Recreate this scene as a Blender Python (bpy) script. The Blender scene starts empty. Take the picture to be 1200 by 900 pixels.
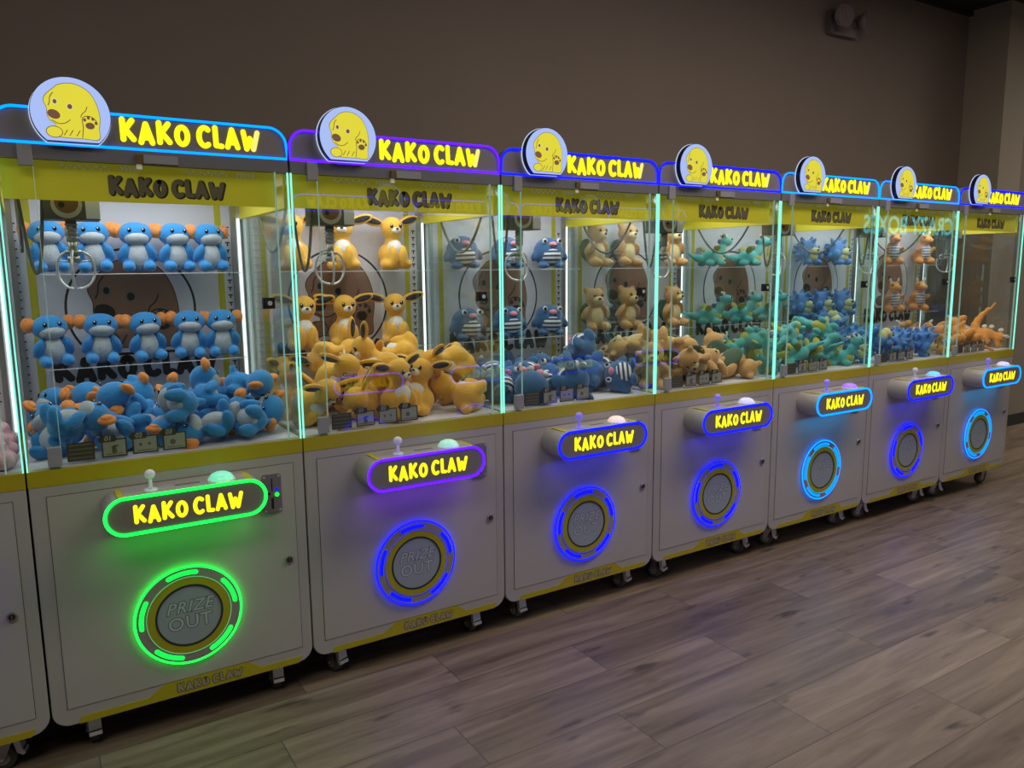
import bpy, bmesh, math, random
from mathutils import Vector, Matrix, Quaternion
PI = math.pi
C = bpy.context.scene.collection
rnd = random.Random(7)
W = 0.85            # spacing of the machines along the row

# ------------------------------------------------------------------ materials
MATS = {}
def nodes(name):
    m = bpy.data.materials.new(name); m.use_nodes = True
    nt = m.node_tree; nt.nodes.clear()
    out = nt.nodes.new('ShaderNodeOutputMaterial')
    MATS[name] = m
    return m, nt, out
def N(nt, typ, **kw):
    n = nt.nodes.new(typ)
    for k, v in kw.items():
        if k in n.inputs.keys() if isinstance(k, str) else False: n.inputs[k].default_value = v
        else: setattr(n, k, v)
    return n
def principled(name, col, rough=.5, metal=0, spec=.5, vary=.06, vscale=30., bump=0, bscale=200., sheen=0, emit=None, estr=0, coat=0):
    m, nt, out = nodes(name)
    b = nt.nodes.new('ShaderNodeBsdfPrincipled')
    b.inputs['Roughness'].default_value = rough
    b.inputs['Metallic'].default_value = metal
    b.inputs['Specular IOR Level'].default_value = spec
    b.inputs['Sheen Weight'].default_value = sheen
    b.inputs['Coat Weight'].default_value = coat
    tc = nt.nodes.new('ShaderNodeTexCoord')
    nz = nt.nodes.new('ShaderNodeTexNoise'); nz.inputs['Scale'].default_value = vscale; nz.inputs['Detail'].default_value = 3
    nt.links.new(tc.outputs['Object'], nz.inputs['Vector'])
    mx = nt.nodes.new('ShaderNodeMix'); mx.data_type = 'RGBA'
    mx.inputs['A'].default_value = (*[c*(1-vary) for c in col], 1)
    mx.inputs['B'].default_value = (*[min(1, c*(1+vary)) for c in col], 1)
    nt.links.new(nz.outputs['Fac'], mx.inputs['Factor'])
    nt.links.new(mx.outputs['Result'], b.inputs['Base Color'])
    if bump:
        n2 = nt.nodes.new('ShaderNodeTexNoise'); n2.inputs['Scale'].default_value = bscale; n2.inputs['Detail'].default_value = 4
        nt.links.new(tc.outputs['Object'], n2.inputs['Vector'])
        bp = nt.nodes.new('ShaderNodeBump'); bp.inputs['Strength'].default_value = bump; bp.inputs['Distance'].default_value = .004
        nt.links.new(n2.outputs['Fac'], bp.inputs['Height'])
        nt.links.new(bp.outputs['Normal'], b.inputs['Normal'])
    if emit:
        b.inputs['Emission Color'].default_value = (*emit, 1)
        b.inputs['Emission Strength'].default_value = estr
    nt.links.new(b.outputs['BSDF'], out.inputs['Surface'])
    return m
def emission(name, col, strength):
    m, nt, out = nodes(name)
    e = nt.nodes.new('ShaderNodeEmission')
    e.inputs['Color'].default_value = (*col, 1); e.inputs['Strength'].default_value = strength
    nt.links.new(e.outputs['Emission'], out.inputs['Surface'])
    return m
def glass(name, tint, ior=1.45, rough=0.0):
    m, nt, out = nodes(name)
    tr = nt.nodes.new('ShaderNodeBsdfTransparent'); tr.inputs['Color'].default_value = (*tint, 1)
    gl = nt.nodes.new('ShaderNodeBsdfGlossy'); gl.inputs['Roughness'].default_value = rough
    gl.inputs['Color'].default_value = (.95, 1, .98, 1)
    # Schlick reflectance, the same from both sides of the thin pane
    g = nt.nodes.new('ShaderNodeNewGeometry'); dt = nt.nodes.new('ShaderNodeVectorMath'); dt.operation = 'DOT_PRODUCT'
    nt.links.new(g.outputs['Normal'], dt.inputs[0]); nt.links.new(g.outputs['Incoming'], dt.inputs[1])
    last = dt.outputs['Value']
    for op, v in (('ABSOLUTE', None), ('SUBTRACT', 1.0), ('POWER', 5.0), ('MULTIPLY_ADD', None)):
        n = nt.nodes.new('ShaderNodeMath'); n.operation = op
        if op == 'SUBTRACT': n.inputs[0].default_value = 1; nt.links.new(last, n.inputs[1])
        else: nt.links.new(last, n.inputs[0])
        if op == 'POWER': n.inputs[1].default_value = v
        if op == 'MULTIPLY_ADD': n.inputs[1].default_value = .40; n.inputs[2].default_value = ((ior-1)/(ior+1))**2
        last = n.outputs[0]
    mx = nt.nodes.new('ShaderNodeMixShader')
    nt.links.new(last, mx.inputs['Fac'])
    nt.links.new(tr.outputs['BSDF'], mx.inputs[1]); nt.links.new(gl.outputs['BSDF'], mx.inputs[2])
    nt.links.new(mx.outputs['Shader'], out.inputs['Surface'])
    return m

principled('cabinet_white', (.40, .385, .38), .38, vary=.03, vscale=6)
principled('door_white', (.42, .405, .40), .36, vary=.03, vscale=6)
principled('gasket_dark', (.05, .045, .05), .6)
principled('yellow_vinyl', (.43, .36, .012), .4, vary=.05)
principled('yellow_panel', (.62, .54, .03), .4, vary=.07, vscale=5, emit=(.6, .54, .02), estr=.16)  # faint emission added to brighten the panel, which is no lamp itself
principled('header_grey', (.22, .20, .195), .45, vary=.05)
principled('beam_grey', (.16, .16, .19), .5)
principled('block_grey', (.30, .30, .34), .5)
principled('black_plastic', (.015, .015, .018), .35)
principled('navy_rim', (.012, .014, .03), .35)
principled('chrome', (.72, .73, .75), .28, metal=.35, vary=.02)
principled('brushed_steel', (.45, .44, .44), .35, metal=.9)
principled('claw_steel', (.42, .43, .38), .32, metal=.8)
principled('rubber_tyre', (.075, .072, .06), .6)
principled('grey_cord', (.16, .155, .14), .6)
principled('clear_plastic', (.7, .72, .74), .12, spec=.6, emit=(.5, .55, .6), estr=.12)
principled('interior_white', (.66, .65, .70), .5, vary=.03, vscale=4)
principled('print_white', (.72, .70, .76), .5, vary=.02)
principled('print_brown', (.29, .16, .105), .55, vary=.08, vscale=12)
principled('print_dark', (.018, .016, .016), .5)
principled('print_grey', (.20, .19, .18), .5)
principled('print_yellow', (.52, .47, .02), .5)
principled('text_brown', (.17, .14, .085), .5)
principled('text_shadow', (.03, .022, .012), .5)
principled('pale_mark', (.78, .78, .66), .5, emit=(.7, .7, .6), estr=.1)
principled('card_face', (.34, .34, .29), .5, vary=.05)
principled('card_dark', (.05, .045, .03), .5)
principled('card_line', (.13, .12, .08), .5)
principled('flap_blue', (.29, .35, .42), .3, vary=.03, spec=.6)
principled('flap_text', (.44, .49, .54), .4)
principled('flap_outline', (.12, .15, .18), .4)
principled('ring_grey', (.30, .27, .26), .45)
principled('ring_navy', (.008, .03, .05), .4)
principled('ring_yellow', (.40, .36, .015), .4)
principled('decal_grey', (.33, .30, .22), .5)
principled('decal_line', (.13, .09, .02), .5)
emission('letters_yellow', (1.0, .90, .012), 1.4)
emission('letter_white', (1.0, .92, .22), 1.0)
emission('lightbox_blue', (.44, .57, 1.0), .92)
emission('lightbox_rim', (.62, .72, 1.0), .9)
emission('emblem_yellow', (.76, .68, .05), 1.0)
emission('emblem_pale', (.80, .75, .30), .9)
principled('emblem_brown', (.16, .075, .04), .5, emit=(.16, .07, .045), estr=.7)
emission('corner_glow', (.27, 1.0, .78), 1.15)
emission('led_white', (.80, .97, .95), 1.9)
emission('pane_edge_glow', (.36, .60, .47), .5)  # emission imitates light caught in the door glass edges
emission('roof_led', (.93, .97, 1.0), 1.0)
emission('neon_green', (.005, 1.0, .035), 5.0)
emission('neon_blue', (.002, .004, 1.0), 5.5)
emission('neon_violet', (.04, .003, 1.0), 6.0)
emission('neon_azure', (.0, .16, 1.0), 3.4)
emission('neon_cyan', (.0, .15, 1.0), 4.0)
emission('seg_green', (.006, 1.0, .05), 2.2)
emission('seg_blue', (.002, .003, 1.0), 3.2)
emission('seg_cyan', (.0, .20, 1.0), 2.2)
emission('thin_green', (.18, .75, .30), .6)
emission('thin_blue', (.04, .06, .9), .8)
emission('thin_cyan', (.02, .42, .9), .9)
emission('sign_cyan', (.05, .75, .95), 4.0)
principled('button_green', (.3, .8, .6), .2, emit=(.15, .75, .5), estr=.6)
principled('button_mint', (.45, .8, .65), .2, emit=(.35, .75, .6), estr=.5)
principled('button_pink', (.9, .75, .72), .2, emit=(.85, .6, .6), estr=.5)
principled('button_lilac', (.7, .7, .95), .2, emit=(.5, .5, .9), estr=.5)
principled('button_violet', (.4, .2, .9), .2, emit=(.25, .1, .9), estr=.8)
principled('button_blue', (.2, .6, 1.), .2, emit=(.08, .45, 1.), estr=.7)
principled('stick_clear', (.62, .62, .70), .1, emit=(.5, .5, .6), estr=.15)
principled('stick_violet', (.25, .2, .75), .1, emit=(.22, .18, .8), estr=.4)
glass('pane_glass', (.955, .975, .965))
glass('acrylic', (.93, .95, .945), 1.3)
# plush fabrics
def plush(name, col, bump=.7, bscale=160.): principled(name, col, .9, spec=.15, vary=.16, vscale=24, bump=bump, bscale=bscale, sheen=.35)
plush('fur_blue', (.035, .26, .62)); plush('fur_orange', (.80, .28, .07)); plush('fur_pale', (.42, .47, .52))
plush('fur_yellow', (.80, .44, .055)); plush('fur_cream', (.76, .73, .66)); plush('fur_black', (.03, .028, .03))
plush('fur_navy', (.045, .13, .28)); plush('fur_white', (.74, .75, .78)); plush('fur_pink', (.80, .28, .33))
plush('fur_tan', (.58, .34, .13)); plush('fur_butter', (.72, .56, .28)); plush('fur_moss', (.06, .11, .07))
plush('fur_teal', (.09, .43, .42)); plush('fur_olive', (.42, .42, .08)); plush('fur_sky', (.07, .22, .55))
plush('fur_lemon', (.62, .60, .30)); plush('fur_apricot', (.78, .34, .08)); plush('fur_rose', (.78, .42, .50))
plush('fur_rose_deep', (.62, .27, .36))
principled('eye_black', (.01, .01, .012), .15); principled('eye_glint', (.85, .87, .9), .2)
def stripes(name, a, b, scale):
    m, nt, out = nodes(name)
    bs = nt.nodes.new('ShaderNodeBsdfPrincipled'); bs.inputs['Roughness'].default_value = .9
    tc = nt.nodes.new('ShaderNodeTexCoord'); w = nt.nodes.new('ShaderNodeTexWave')
    w.bands_direction = 'Z'; w.inputs['Scale'].default_value = scale
    r = nt.nodes.new('ShaderNodeValToRGB'); r.color_ramp.elements[0].position = .42; r.color_ramp.elements[1].position = .5
    r.color_ramp.elements[0].color = (*a, 1); r.color_ramp.elements[1].color = (*b, 1)
    nt.links.new(tc.outputs['Object'], w.inputs['Vector']); nt.links.new(w.outputs['Fac'], r.inputs['Fac'])
    nt.links.new(r.outputs['Color'], bs.inputs['Base Color']); nt.links.new(bs.outputs['BSDF'], out.inputs['Surface'])
stripes('fur_banded', (.03, .05, .10), (.74, .75, .78), 16)
stripes('fur_ribbed', (.20, .22, .30), (.72, .70, .66), 20)

def floor_material():
    m, nt, out = nodes('floor_planks')
    L = nt.links.new
    def math_(op, a, b=None, c=None):
        n = nt.nodes.new('ShaderNodeMath'); n.operation = op
        for i, v in enumerate((a, b, c)):
            if v is None: continue
            if isinstance(v, (int, float)): n.inputs[i].default_value = v
            else: L(v, n.inputs[i])
        return n.outputs[0]
    g = nt.nodes.new('ShaderNodeNewGeometry'); sp = nt.nodes.new('ShaderNodeSeparateXYZ'); L(g.outputs['Position'], sp.inputs[0])
    x, y = sp.outputs[0], sp.outputs[1]
    PW, PL = .2465, 1.22
    v = math_('DIVIDE', math_('ADD', y, .5), PW); row = math_('FLOOR', v); vf = math_('FRACT', v)
    u = math_('ADD', math_('DIVIDE', x, PL), math_('ADD', math_('MULTIPLY', row, .433), -.5326)); pid = math_('FLOOR', u); uf = math_('FRACT', u)
    cv = nt.nodes.new('ShaderNodeCombineXYZ'); L(row, cv.inputs[0]); L(pid, cv.inputs[1])
    wn = nt.nodes.new('ShaderNodeTexWhiteNoise'); wn.noise_dimensions = '2D'; L(cv.outputs[0], wn.inputs['Vector'])
    tone = wn.outputs['Value']
    gv = nt.nodes.new('ShaderNodeCombineXYZ')
    L(math_('ADD', math_('MULTIPLY', x, .8), math_('MULTIPLY', tone, 37)), gv.inputs[0]); L(math_('MULTIPLY', y, 9), gv.inputs[1]); L(math_('MULTIPLY', tone, 11), gv.inputs[2])
    n1 = nt.nodes.new('ShaderNodeTexNoise'); n1.inputs['Scale'].default_value = 1.6; n1.inputs['Detail'].default_value = 7; n1.inputs['Roughness'].default_value = .62; n1.inputs['Distortion'].default_value = .6
    L(gv.outputs[0], n1.inputs['Vector'])
    gv2 = nt.nodes.new('ShaderNodeCombineXYZ')
    L(math_('ADD', math_('MULTIPLY', x, 2.6), math_('MULTIPLY', tone, 19)), gv2.inputs[0]); L(math_('MULTIPLY', y, 9), gv2.inputs[1])
    n2 = nt.nodes.new('ShaderNodeTexNoise'); n2.inputs['Scale'].default_value = 1.5; n2.inputs['Detail'].default_value = 2
    L(gv2.outputs[0], n2.inputs['Vector'])
    kn = nt.nodes.new('ShaderNodeValToRGB'); kn.color_ramp.elements[0].position = .63; kn.color_ramp.elements[1].position = .76
    kn.color_ramp.elements[0].color = (1, 1, 1, 1); kn.color_ramp.elements[1].color = (.35, .32, .3, 1)
    L(n2.outputs['Fac'], kn.inputs['Fac'])
    cr = nt.nodes.new('ShaderNodeValToRGB'); e = cr.color_ramp.elements
    e[0].position = .25; e[0].color = (.085, .060, .042, 1); e[1].position = .75; e[1].color = (.30, .235, .172, 1)
    L(n1.outputs['Fac'], cr.inputs['Fac'])
    mul = nt.nodes.new('ShaderNodeMix'); mul.data_type = 'RGBA'; mul.blend_type = 'MULTIPLY'; mul.inputs['Factor'].default_value = 1
    L(cr.outputs['Color'], mul.inputs['A']); L(kn.outputs['Color'], mul.inputs['B'])
    tn = math_('ADD', math_('MULTIPLY', tone, .45), .76)
    ev = math_('MINIMUM', math_('MINIMUM', math_('MULTIPLY', vf, PW), math_('MULTIPLY', math_('SUBTRACT', 1, vf), PW)),
               math_('MINIMUM', math_('MULTIPLY', uf, PL), math_('MULTIPLY', math_('SUBTRACT', 1, uf), PL)))
    seam = math_('MULTIPLY', math_('MINIMUM', math_('DIVIDE', ev, .0028), 1), 1)
    fac = math_('MULTIPLY', tn, math_('ADD', math_('MULTIPLY', seam, .72), .28))
    cc = nt.nodes.new('ShaderNodeVectorMath'); cc.operation = 'SCALE'; L(mul.outputs['Result'], cc.inputs[0]); L(fac, cc.inputs['Scale'])
    b = nt.nodes.new('ShaderNodeBsdfPrincipled'); L(cc.outputs[0], b.inputs['Base Color'])
    b.inputs['Roughness'].default_value = .42; b.inputs['Specular IOR Level'].default_value = .35
    bp = nt.nodes.new('ShaderNodeBump'); bp.inputs['Strength'].default_value = .15; bp.inputs['Distance'].default_value = .003
    L(n1.outputs['Fac'], bp.inputs['Height']); L(bp.outputs['Normal'], b.inputs['Normal'])
    L(b.outputs['BSDF'], out.inputs['Surface'])
floor_material()
principled('wall_paint', (.235, .195, .17), .85, spec=.2, vary=.06, vscale=1.5, bump=.05, bscale=60)
principled('column_lit_paint', (.36, .32, .26), .85, spec=.2, vary=.05, vscale=1.5)  # colour lightened to imitate the light falling on the column faces
principled('column_light', (.22, .195, .16), .85, spec=.2, vary=.05, vscale=1.5)
principled('ceiling_dark', (.018, .016, .014), .9)
principled('baseboard_black', (.012, .012, .014), .5)
principled('fixture_plastic', (.20, .17, .16), .5)
principled('fixture_lens', (.24, .20, .20), .15, spec=.7)

# ------------------------------------------------------------------ mesh building
class MB:
    def __init__(s): s.v = []; s.f = []; s.mi = []; s.sm = []; s.names = []
    def m(s, name):
        if name not in s.names: s.names.append(name)
        return s.names.index(name)
    def add(s, vs, fs, mat, smooth=False):
        o = len(s.v); s.v += [tuple(p) for p in vs]; k = s.m(mat)
        for f in fs: s.f.append([i+o for i in f]); s.mi.append(k); s.sm.append(smooth)
    def box(s, x0, x1, y0, y1, z0, z1, mat):
        vs = [(x, y, z) for x in (x0, x1) for y in (y0, y1) for z in (z0, z1)]
        s.add(vs, [(0, 1, 3, 2), (4, 6, 7, 5), (0, 4, 5, 1), (2, 3, 7, 6), (0, 2, 6, 4), (1, 5, 7, 3)], mat)
    def prism(s, poly, y0, y1, mat, smooth=False, side=None):
        """poly in (x, z); front face at y0"""
        n = len(poly)
        s.add([(x, y0, z) for x, z in poly] + [(x, y1, z) for x, z in poly], [tuple(range(n)), tuple(reversed(range(n, 2*n)))], mat)
        s.add([(x, y0, z) for x, z in poly] + [(x, y1, z) for x, z in poly], [(i, i+n, (i+1) % n+n, (i+1) % n) for i in range(n)], side or mat, smooth)
    def ring(s, cx, cz, r0, r1, y0, y1, mat, a0=0, a1=2*PI, n=64):
        full = abs(a1-a0-2*PI) < 1e-6; k = n if full else n+1
        vs = []
        for i in range(k):
            a = a0+(a1-a0)*i/n; c, d = math.cos(a), math.sin(a)
            for r in (r0, r1):
                for y in (y0, y1): vs.append((cx+r*c, y, cz+r*d))
        fs = []
        for i in range(n):
            a, b = 4*i, 4*((i+1) % k)
            fs += [(a, a+2, b+2, b), (a+1, b+1, b+3, a+3), (a+2, a+3, b+3, b+2), (a, b, b+1, a+1)]
        if not full: fs += [(0, 1, 3, 2), (4*n, 4*n+2, 4*n+3, 4*n+1)]
        s.add(vs, fs, mat)
    def disc(s, cx, cz, r, y0, y1, mat, n=64): s.prism([(cx+r*math.cos(2*PI*i/n), cz+r*math.sin(2*PI*i/n)) for i in range(n)], y0, y1, mat)
    def tube(s, pts, r, mat, n=8, closed=False, taper=None):
        P = [Vector(p) for p in pts]; k = len(P); vs = []; prev = None
        for i, p in enumerate(P):
            a = P[i-1] if (i or closed) else p; b = P[(i+1) % k] if (i < k-1 or closed) else p
            t = (b-a).normalized()
            if prev is None:
                u = t.orthogonal().normalized()
            else:
                u = (prev-t*prev.dot(t)).normalized()
            prev = u; w = t.cross(u); rr = r*(taper[i] if taper else 1)
            for j in range(n):
                q = 2*PI*j/n; vs.append(p+(u*math.cos(q)+w*math.sin(q))*rr)
        fs = []
        for i in range(k if closed else k-1):
            for j in range(n):
                fs.append((i*n+j, i*n+(j+1) % n, ((i+1) % k)*n+(j+1) % n, ((i+1) % k)*n+j))
        if not closed: fs += [tuple(reversed(range(n))), tuple(range((k-1)*n, k*n))]
        s.add(vs, fs, mat, True)
    def cyl(s, a, b, r, mat, n=24, r2=None): s.tube([a, b], r, mat, n, taper=[1, (r2/r if r2 is not None else 1)]); s._flatcaps(n)
    def _flatcaps(s, n): s.sm[-1] = s.sm[-2] = False
    def ell(s, c, r, mat, rot=(0, 0, 0), nu=16, nv=10):
        M = Matrix.Rotation(rot[2], 3, 'Z') @ Matrix.Rotation(rot[1], 3, 'Y') @ Matrix.Rotation(rot[0], 3, 'X')
        vs = []; fs = []
        for i in range(1, nv):
            t = PI*i/nv
            for j in range(nu):
                p = 2*PI*j/nu; vs.append(Vector(c)+M @ Vector((r[0]*math.sin(t)*math.cos(p), r[1]*math.sin(t)*math.sin(p), r[2]*math.cos(t))))
        top = len(vs); vs.append(Vector(c)+M @ Vector((0, 0, r[2]))); vs.append(Vector(c)+M @ Vector((0, 0, -r[2])))
        for i in range(nv-2):
            for j in range(nu): fs.append((i*nu+j, (i+1)*nu+j, (i+1)*nu+(j+1) % nu, i*nu+(j+1) % nu))
        for j in range(nu): fs.append((top, j, (j+1) % nu)); fs.append((top+1, (nv-2)*nu+(j+1) % nu, (nv-2)*nu+j))
        s.add(vs, fs, mat, True)
    def stroke(s, pts, w, y0, y1, mat, cap=8):
        """thick rounded line in the (x, z) plane"""
        P = [Vector(p) for p in pts]; k = len(P); Lf = []; Rt = []
        for i, p in enumerate(P):
            a = P[max(0, i-1)]; b = P[min(k-1, i+1)]; t = (b-a).normalized(); nrm = Vector((-t.y, t.x))*(w/2)
            Lf.append(p+nrm); Rt.append(p-nrm)
        t = (P[-1]-P[-2]).normalized(); a0 = math.atan2(t.y, t.x)
        endc = [P[-1]+Vector((math.cos(a0+PI/2-PI*j/cap), math.sin(a0+PI/2-PI*j/cap)))*(w/2) for j in range(1, cap)]
        t = (P[0]-P[1]).normalized(); a0 = math.atan2(t.y, t.x)
        stc = [P[0]+Vector((math.cos(a0+PI/2-PI*j/cap), math.sin(a0+PI/2-PI*j/cap)))*(w/2) for j in range(1, cap)]
        poly = Lf+endc+Rt[::-1]+stc
        s.prism([(q.x, q.y) for q in poly][::-1], y0, y1, mat)
    def mesh(s, name, recalc=True):
        me = bpy.data.meshes.new(name)
        me.from_pydata(s.v, [], s.f)
        for nm in s.names: me.materials.append(MATS[nm])
        me.polygons.foreach_set('material_index', s.mi); me.polygons.foreach_set('use_smooth', s.sm)
        if recalc:
            bm = bmesh.new(); bm.from_mesh(me); bmesh.ops.recalc_face_normals(bm, faces=bm.faces); bm.to_mesh(me); bm.free()
        me.update()
        return me
def bevel_mesh(me, w, seg=2):
    bm = bmesh.new(); bm.from_mesh(me)
    bmesh.ops.remove_doubles(bm, verts=bm.verts, dist=1e-6)
    es = [e for e in bm.edges if len(e.link_faces) == 2 and e.calc_face_angle(0) > .6]
    bmesh.ops.bevel(bm, geom=es, offset=w, segments=seg, profile=.5, affect='EDGES')
    bm.to_mesh(me); bm.free(); return me
def link(name, me, parent=None, loc=None, rz=0):
    o = bpy.data.objects.new(name, me); C.objects.link(o)
    if parent: o.parent = parent
    if loc: o.location = loc
    if rz: o.rotation_euler = (0, 0, rz)
    return o
def thing(name, label, cat, loc=(0, 0, 0), rz=0, group=None):
    o = bpy.data.objects.new(name, None); C.objects.link(o); o.empty_display_size = .1
    o.location = loc; o.rotation_euler = (0, 0, rz); o['label'] = label; o['category'] = cat
    if group: o['group'] = group
    return o
def struct(name, me): o = link(name, me); o['kind'] = 'structure'; return o
CACHE = {}
def cached(key, fn):
    if key not in CACHE: CACHE[key] = fn()
    return CACHE[key]
def rrect(x0, x1, z0, z1, r, corners='all', n=8):
    out = []
    for (cx, cz, a, key) in ((x1-r, z1-r, 0, 'tr'), (x0+r, z1-r, PI/2, 'tl'), (x0+r, z0+r, PI, 'bl'), (x1-r, z0+r, 1.5*PI, 'br')):
        if corners == 'all' or key in corners: out += [(cx+r*math.cos(a+PI/2*i/n), cz+r*math.sin(a+PI/2*i/n)) for i in range(n+1)]
        else: out.append((x1 if 'r' in key else x0, z1 if 't' in key else z0))
    return out

# lettering drawn from rounded strokes
def arc(cx, cz, rx, rz, a0, a1, n=14): return [(cx+rx*math.cos(math.radians(a0+(a1-a0)*i/n)), cz+rz*math.sin(math.radians(a0+(a1-a0)*i/n))) for i in range(n+1)]
GLYPH = {
 'K': (.80, [[(.16, .87), (.17, .13)], [(.62, .85), (.24, .47)], [(.27, .52), (.66, .15)]]),
 'A': (.80, [[(.13, .14), (.39, .84)], [(.39, .84), (.68, .14)], [(.27, .33), (.54, .33)]]),
 'O': (.86, [arc(.42, .47, .27, .33, 90, 450, 22)]),
 'C': (.80, [arc(.46, .50, .30, .36, 52, 305)]),
 'L': (.58, [[(.15, .87), (.17, .18)], [(.17, .17), (.47, .15)]]),
 'W': (1.02, [[(.12, .85), (.28, .17)], [(.28, .17), (.47, .60)], [(.47, .60), (.66, .17)], [(.66, .17), (.90, .85)]]),
}
def lettering(mb, x0, x1, z0, z1, y0, y1, mat, sw=.245, lastmat=None):
    tot = sum(GLYPH[c][0] if c != ' ' else .16 for c in 'KAKO CLAW'); kx = (x1-x0)/tot; kz = z1-z0; x = x0; i = 0
    for c in 'KAKO CLAW':
        if c == ' ': x += .16*kx; continue
        w, st = GLYPH[c]; dz = (.05, -.03, .03, 0, 0, .02, .02, -.03, 0)[i % 9]*kz; i += 1
        for q, pts in enumerate(st):
            m = lastmat if (lastmat and c == 'W' and q == 3) else mat
            mb.stroke([(x+(.46*w+(a-.46*w)*.90)*kx, z0+b*kz+dz) for a, b in pts], sw*kz*.97, y0-.00012*q, y1, m)
        x += w*kx
def font_polys(text, size, offset=0., shear=0., spacing=1.):
    cu = bpy.data.curves.new('lettering_curve', 'FONT'); cu.body = text; cu.size = size; cu.offset = offset; cu.shear = shear; cu.space_character = spacing
    cu.align_x = 'CENTER'; cu.align_y = 'CENTER'; cu.resolution_u = 3
    o = bpy.data.objects.new('lettering_curve', cu); C.objects.link(o)
    dg = bpy.context.evaluated_depsgraph_get(); dg.update()
    me = bpy.data.meshes.new_from_object(o.evaluated_get(dg))
    vs = [tuple(v.co) for v in me.vertices]; fs = [tuple(p.vertices) for p in me.polygons]
    bpy.data.objects.remove(o); bpy.data.meshes.remove(me); bpy.data.curves.remove(cu)
    return vs, fs
def font(mb, text, cx, cz, size, y, mat, **kw):
    vs, fs = font_polys(text, size, **kw); mb.add([(cx+a, y, cz+b) for a, b, _ in vs], fs, mat)

# the puppy emblem, in units of the disc radius
def spline(pts, closed=True, n=4):
    out = []; k = len(pts)
    for i in range(k if closed else k-1):
        p0, p1, p2, p3 = [Vector(pts[j % k] if closed else pts[max(0, min(k-1, j))]) for j in (i-1, i, i+1, i+2)]
        for t in range(n):
            t /= n; q = .5*((2*p1)+(p2-p0)*t+(2*p0-5*p1+4*p2-p3)*t*t+(3*p1-p0-3*p2+p3)*t**3); out.append((q.x, q.y))
    if not closed: out.append(pts[-1])
    return out
PUP_BODY = [(-.60, .12), (-.66, .30), (-.64, .42), (-.56, .53), (-.42, .66), (-.28, .78), (-.10, .84), (.10, .85), (.30, .79), (.49, .66), (.62, .45), (.70, .20), (.73, -.08), (.69, -.36), (.66, -.66), (.25, -.66), (-.19, -.66), (-.42, -.62), (-.44, -.44), (-.40, -.30), (-.52, -.22), (-.60, -.06)]
def puppy(mb, cx, cz, r, y, st, fill, line, dark, eye, pale=None):
    """layers step towards the viewer by st"""
    T = lambda pts: [(cx+a*r, cz+b*r) for a, b in pts]
    def el(a, b, rx, rz, yy, m, n=20, rot=0): mb.prism(T([(a+rx*math.cos(2*PI*i/n)*math.cos(rot)-rz*math.sin(2*PI*i/n)*math.sin(rot), b+rx*math.cos(2*PI*i/n)*math.sin(rot)+rz*math.sin(2*PI*i/n)*math.cos(rot)) for i in range(n)]), yy, yy+st, m)
    big = spline(PUP_BODY); c0 = Vector((.05, .05))
    mb.prism(T([tuple(c0+(Vector(p)-c0)*1.022) for p in big]), y-st, y, line)
    mb.prism(T(big), y-2*st, y-st, fill)
    el(-.46, -.52, .215, .165, y-2.5*st, line); el(-.46, -.52, .195, .145, y-3*st, fill)
    el(-.44, -.035, .165, .125, y-4*st, dark, rot=-.35)
    el(-.39, .32, .075, .095, y-3*st, pale or fill); el(-.39, .32, .048, .062, y-4*st, eye)
    el(-.02, .21, .085, .10, y-3*st, pale or fill); el(-.02, .21, .062, .07, y-4*st, eye)
    def ln(pts, w=.022): mb.stroke(T(spline(pts, False)), w*r, y-3.5*st, y-2.9*st, line, 4)
    ln([(-.50, -.20), (-.33, -.285), (-.16, -.255), (-.04, -.16)])
    ln([(.42, .24), (.37, .12), (.27, .02), (.24, -.06)])
    ln([(-.42, .56), (-.50, .44), (-.52, .30), (-.56, .20)])
    ln([(.24, -.64), (.28, -.35), (.27, -.12), (.33, -.04), (.46, -.02), (.60, -.10), (.66, -.22)])
    for a in (-.22, -.08, .10): ln([(a+.09, -.45), (a, -.60)])
    el(.46, -.29, .12, .095, y-4*st, dark)
    for a, b in ((.33, -.13), (.43, -.065), (.545, -.09), (.62, -.20)): el(a, b, .04, .05, y-4*st, dark, 12)
def cutdisc(cx, cz, r, cut, n=48):
    a = math.asin(cut); return [(cx+r*math.cos(a+(PI-2*a)*i/n), cz+r*math.sin(a+(PI-2*a)*i/n)) for i in range(n+1)]

# ------------------------------------------------------------------ the claw machine
def m_cabinet():
    b = MB(); b.prism(rrect(.003, .847, .128, .974, .052, ('bl', 'br'), 10), 0, .80, 'cabinet_white'); return bevel_mesh(b.mesh('cabinet'), .0025)
def m_band():
    b = MB(); b.box(.0025, .8475, -.0012, .80, .924, .9745, 'yellow_vinyl'); return b.mesh('trim_band')
def m_gasket():
    b = MB(); b.box(.0462, .8108, -.0008, .001, .1842, .8918, 'gasket_dark'); return b.mesh('gasket')
def m_door():
    b = MB(); b.box(.048, .809, -.0020, .0005, .186, .890, 'door_white'); return b.mesh('service_door')
def m_lock():
    b = MB(); b.cyl((.7765, -.002, .535), (.7765, -.010, .535), .0145, 'brushed_steel'); b.cyl((.7765, -.009, .535), (.7765, -.012, .535), .0095, 'black_plastic', 16); b.box(.7755, .7775, -.0126, -.0115, .529, .541, 'brushed_steel'); return b.mesh('lock')
def m_decal():
    b = MB(); y0, y1 = -.0016, .0003
    b.prism([(.076, .1275), (.795, .1275), (.808, .151), (.655, .151), (.615, .1835), (.335, .1835), (.285, .150), (.082, .150)], y0, y1, 'yellow_vinyl')
    lettering(b, .372, .592, .1385, .1735, y0-.0006, y0, 'decal_line', .36); lettering(b, .372, .592, .1385, .1735, y0-.0012, y0-.0005, 'decal_grey', .22); return b.mesh('yellow_decal')
PX, PZ = .428, .416
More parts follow.
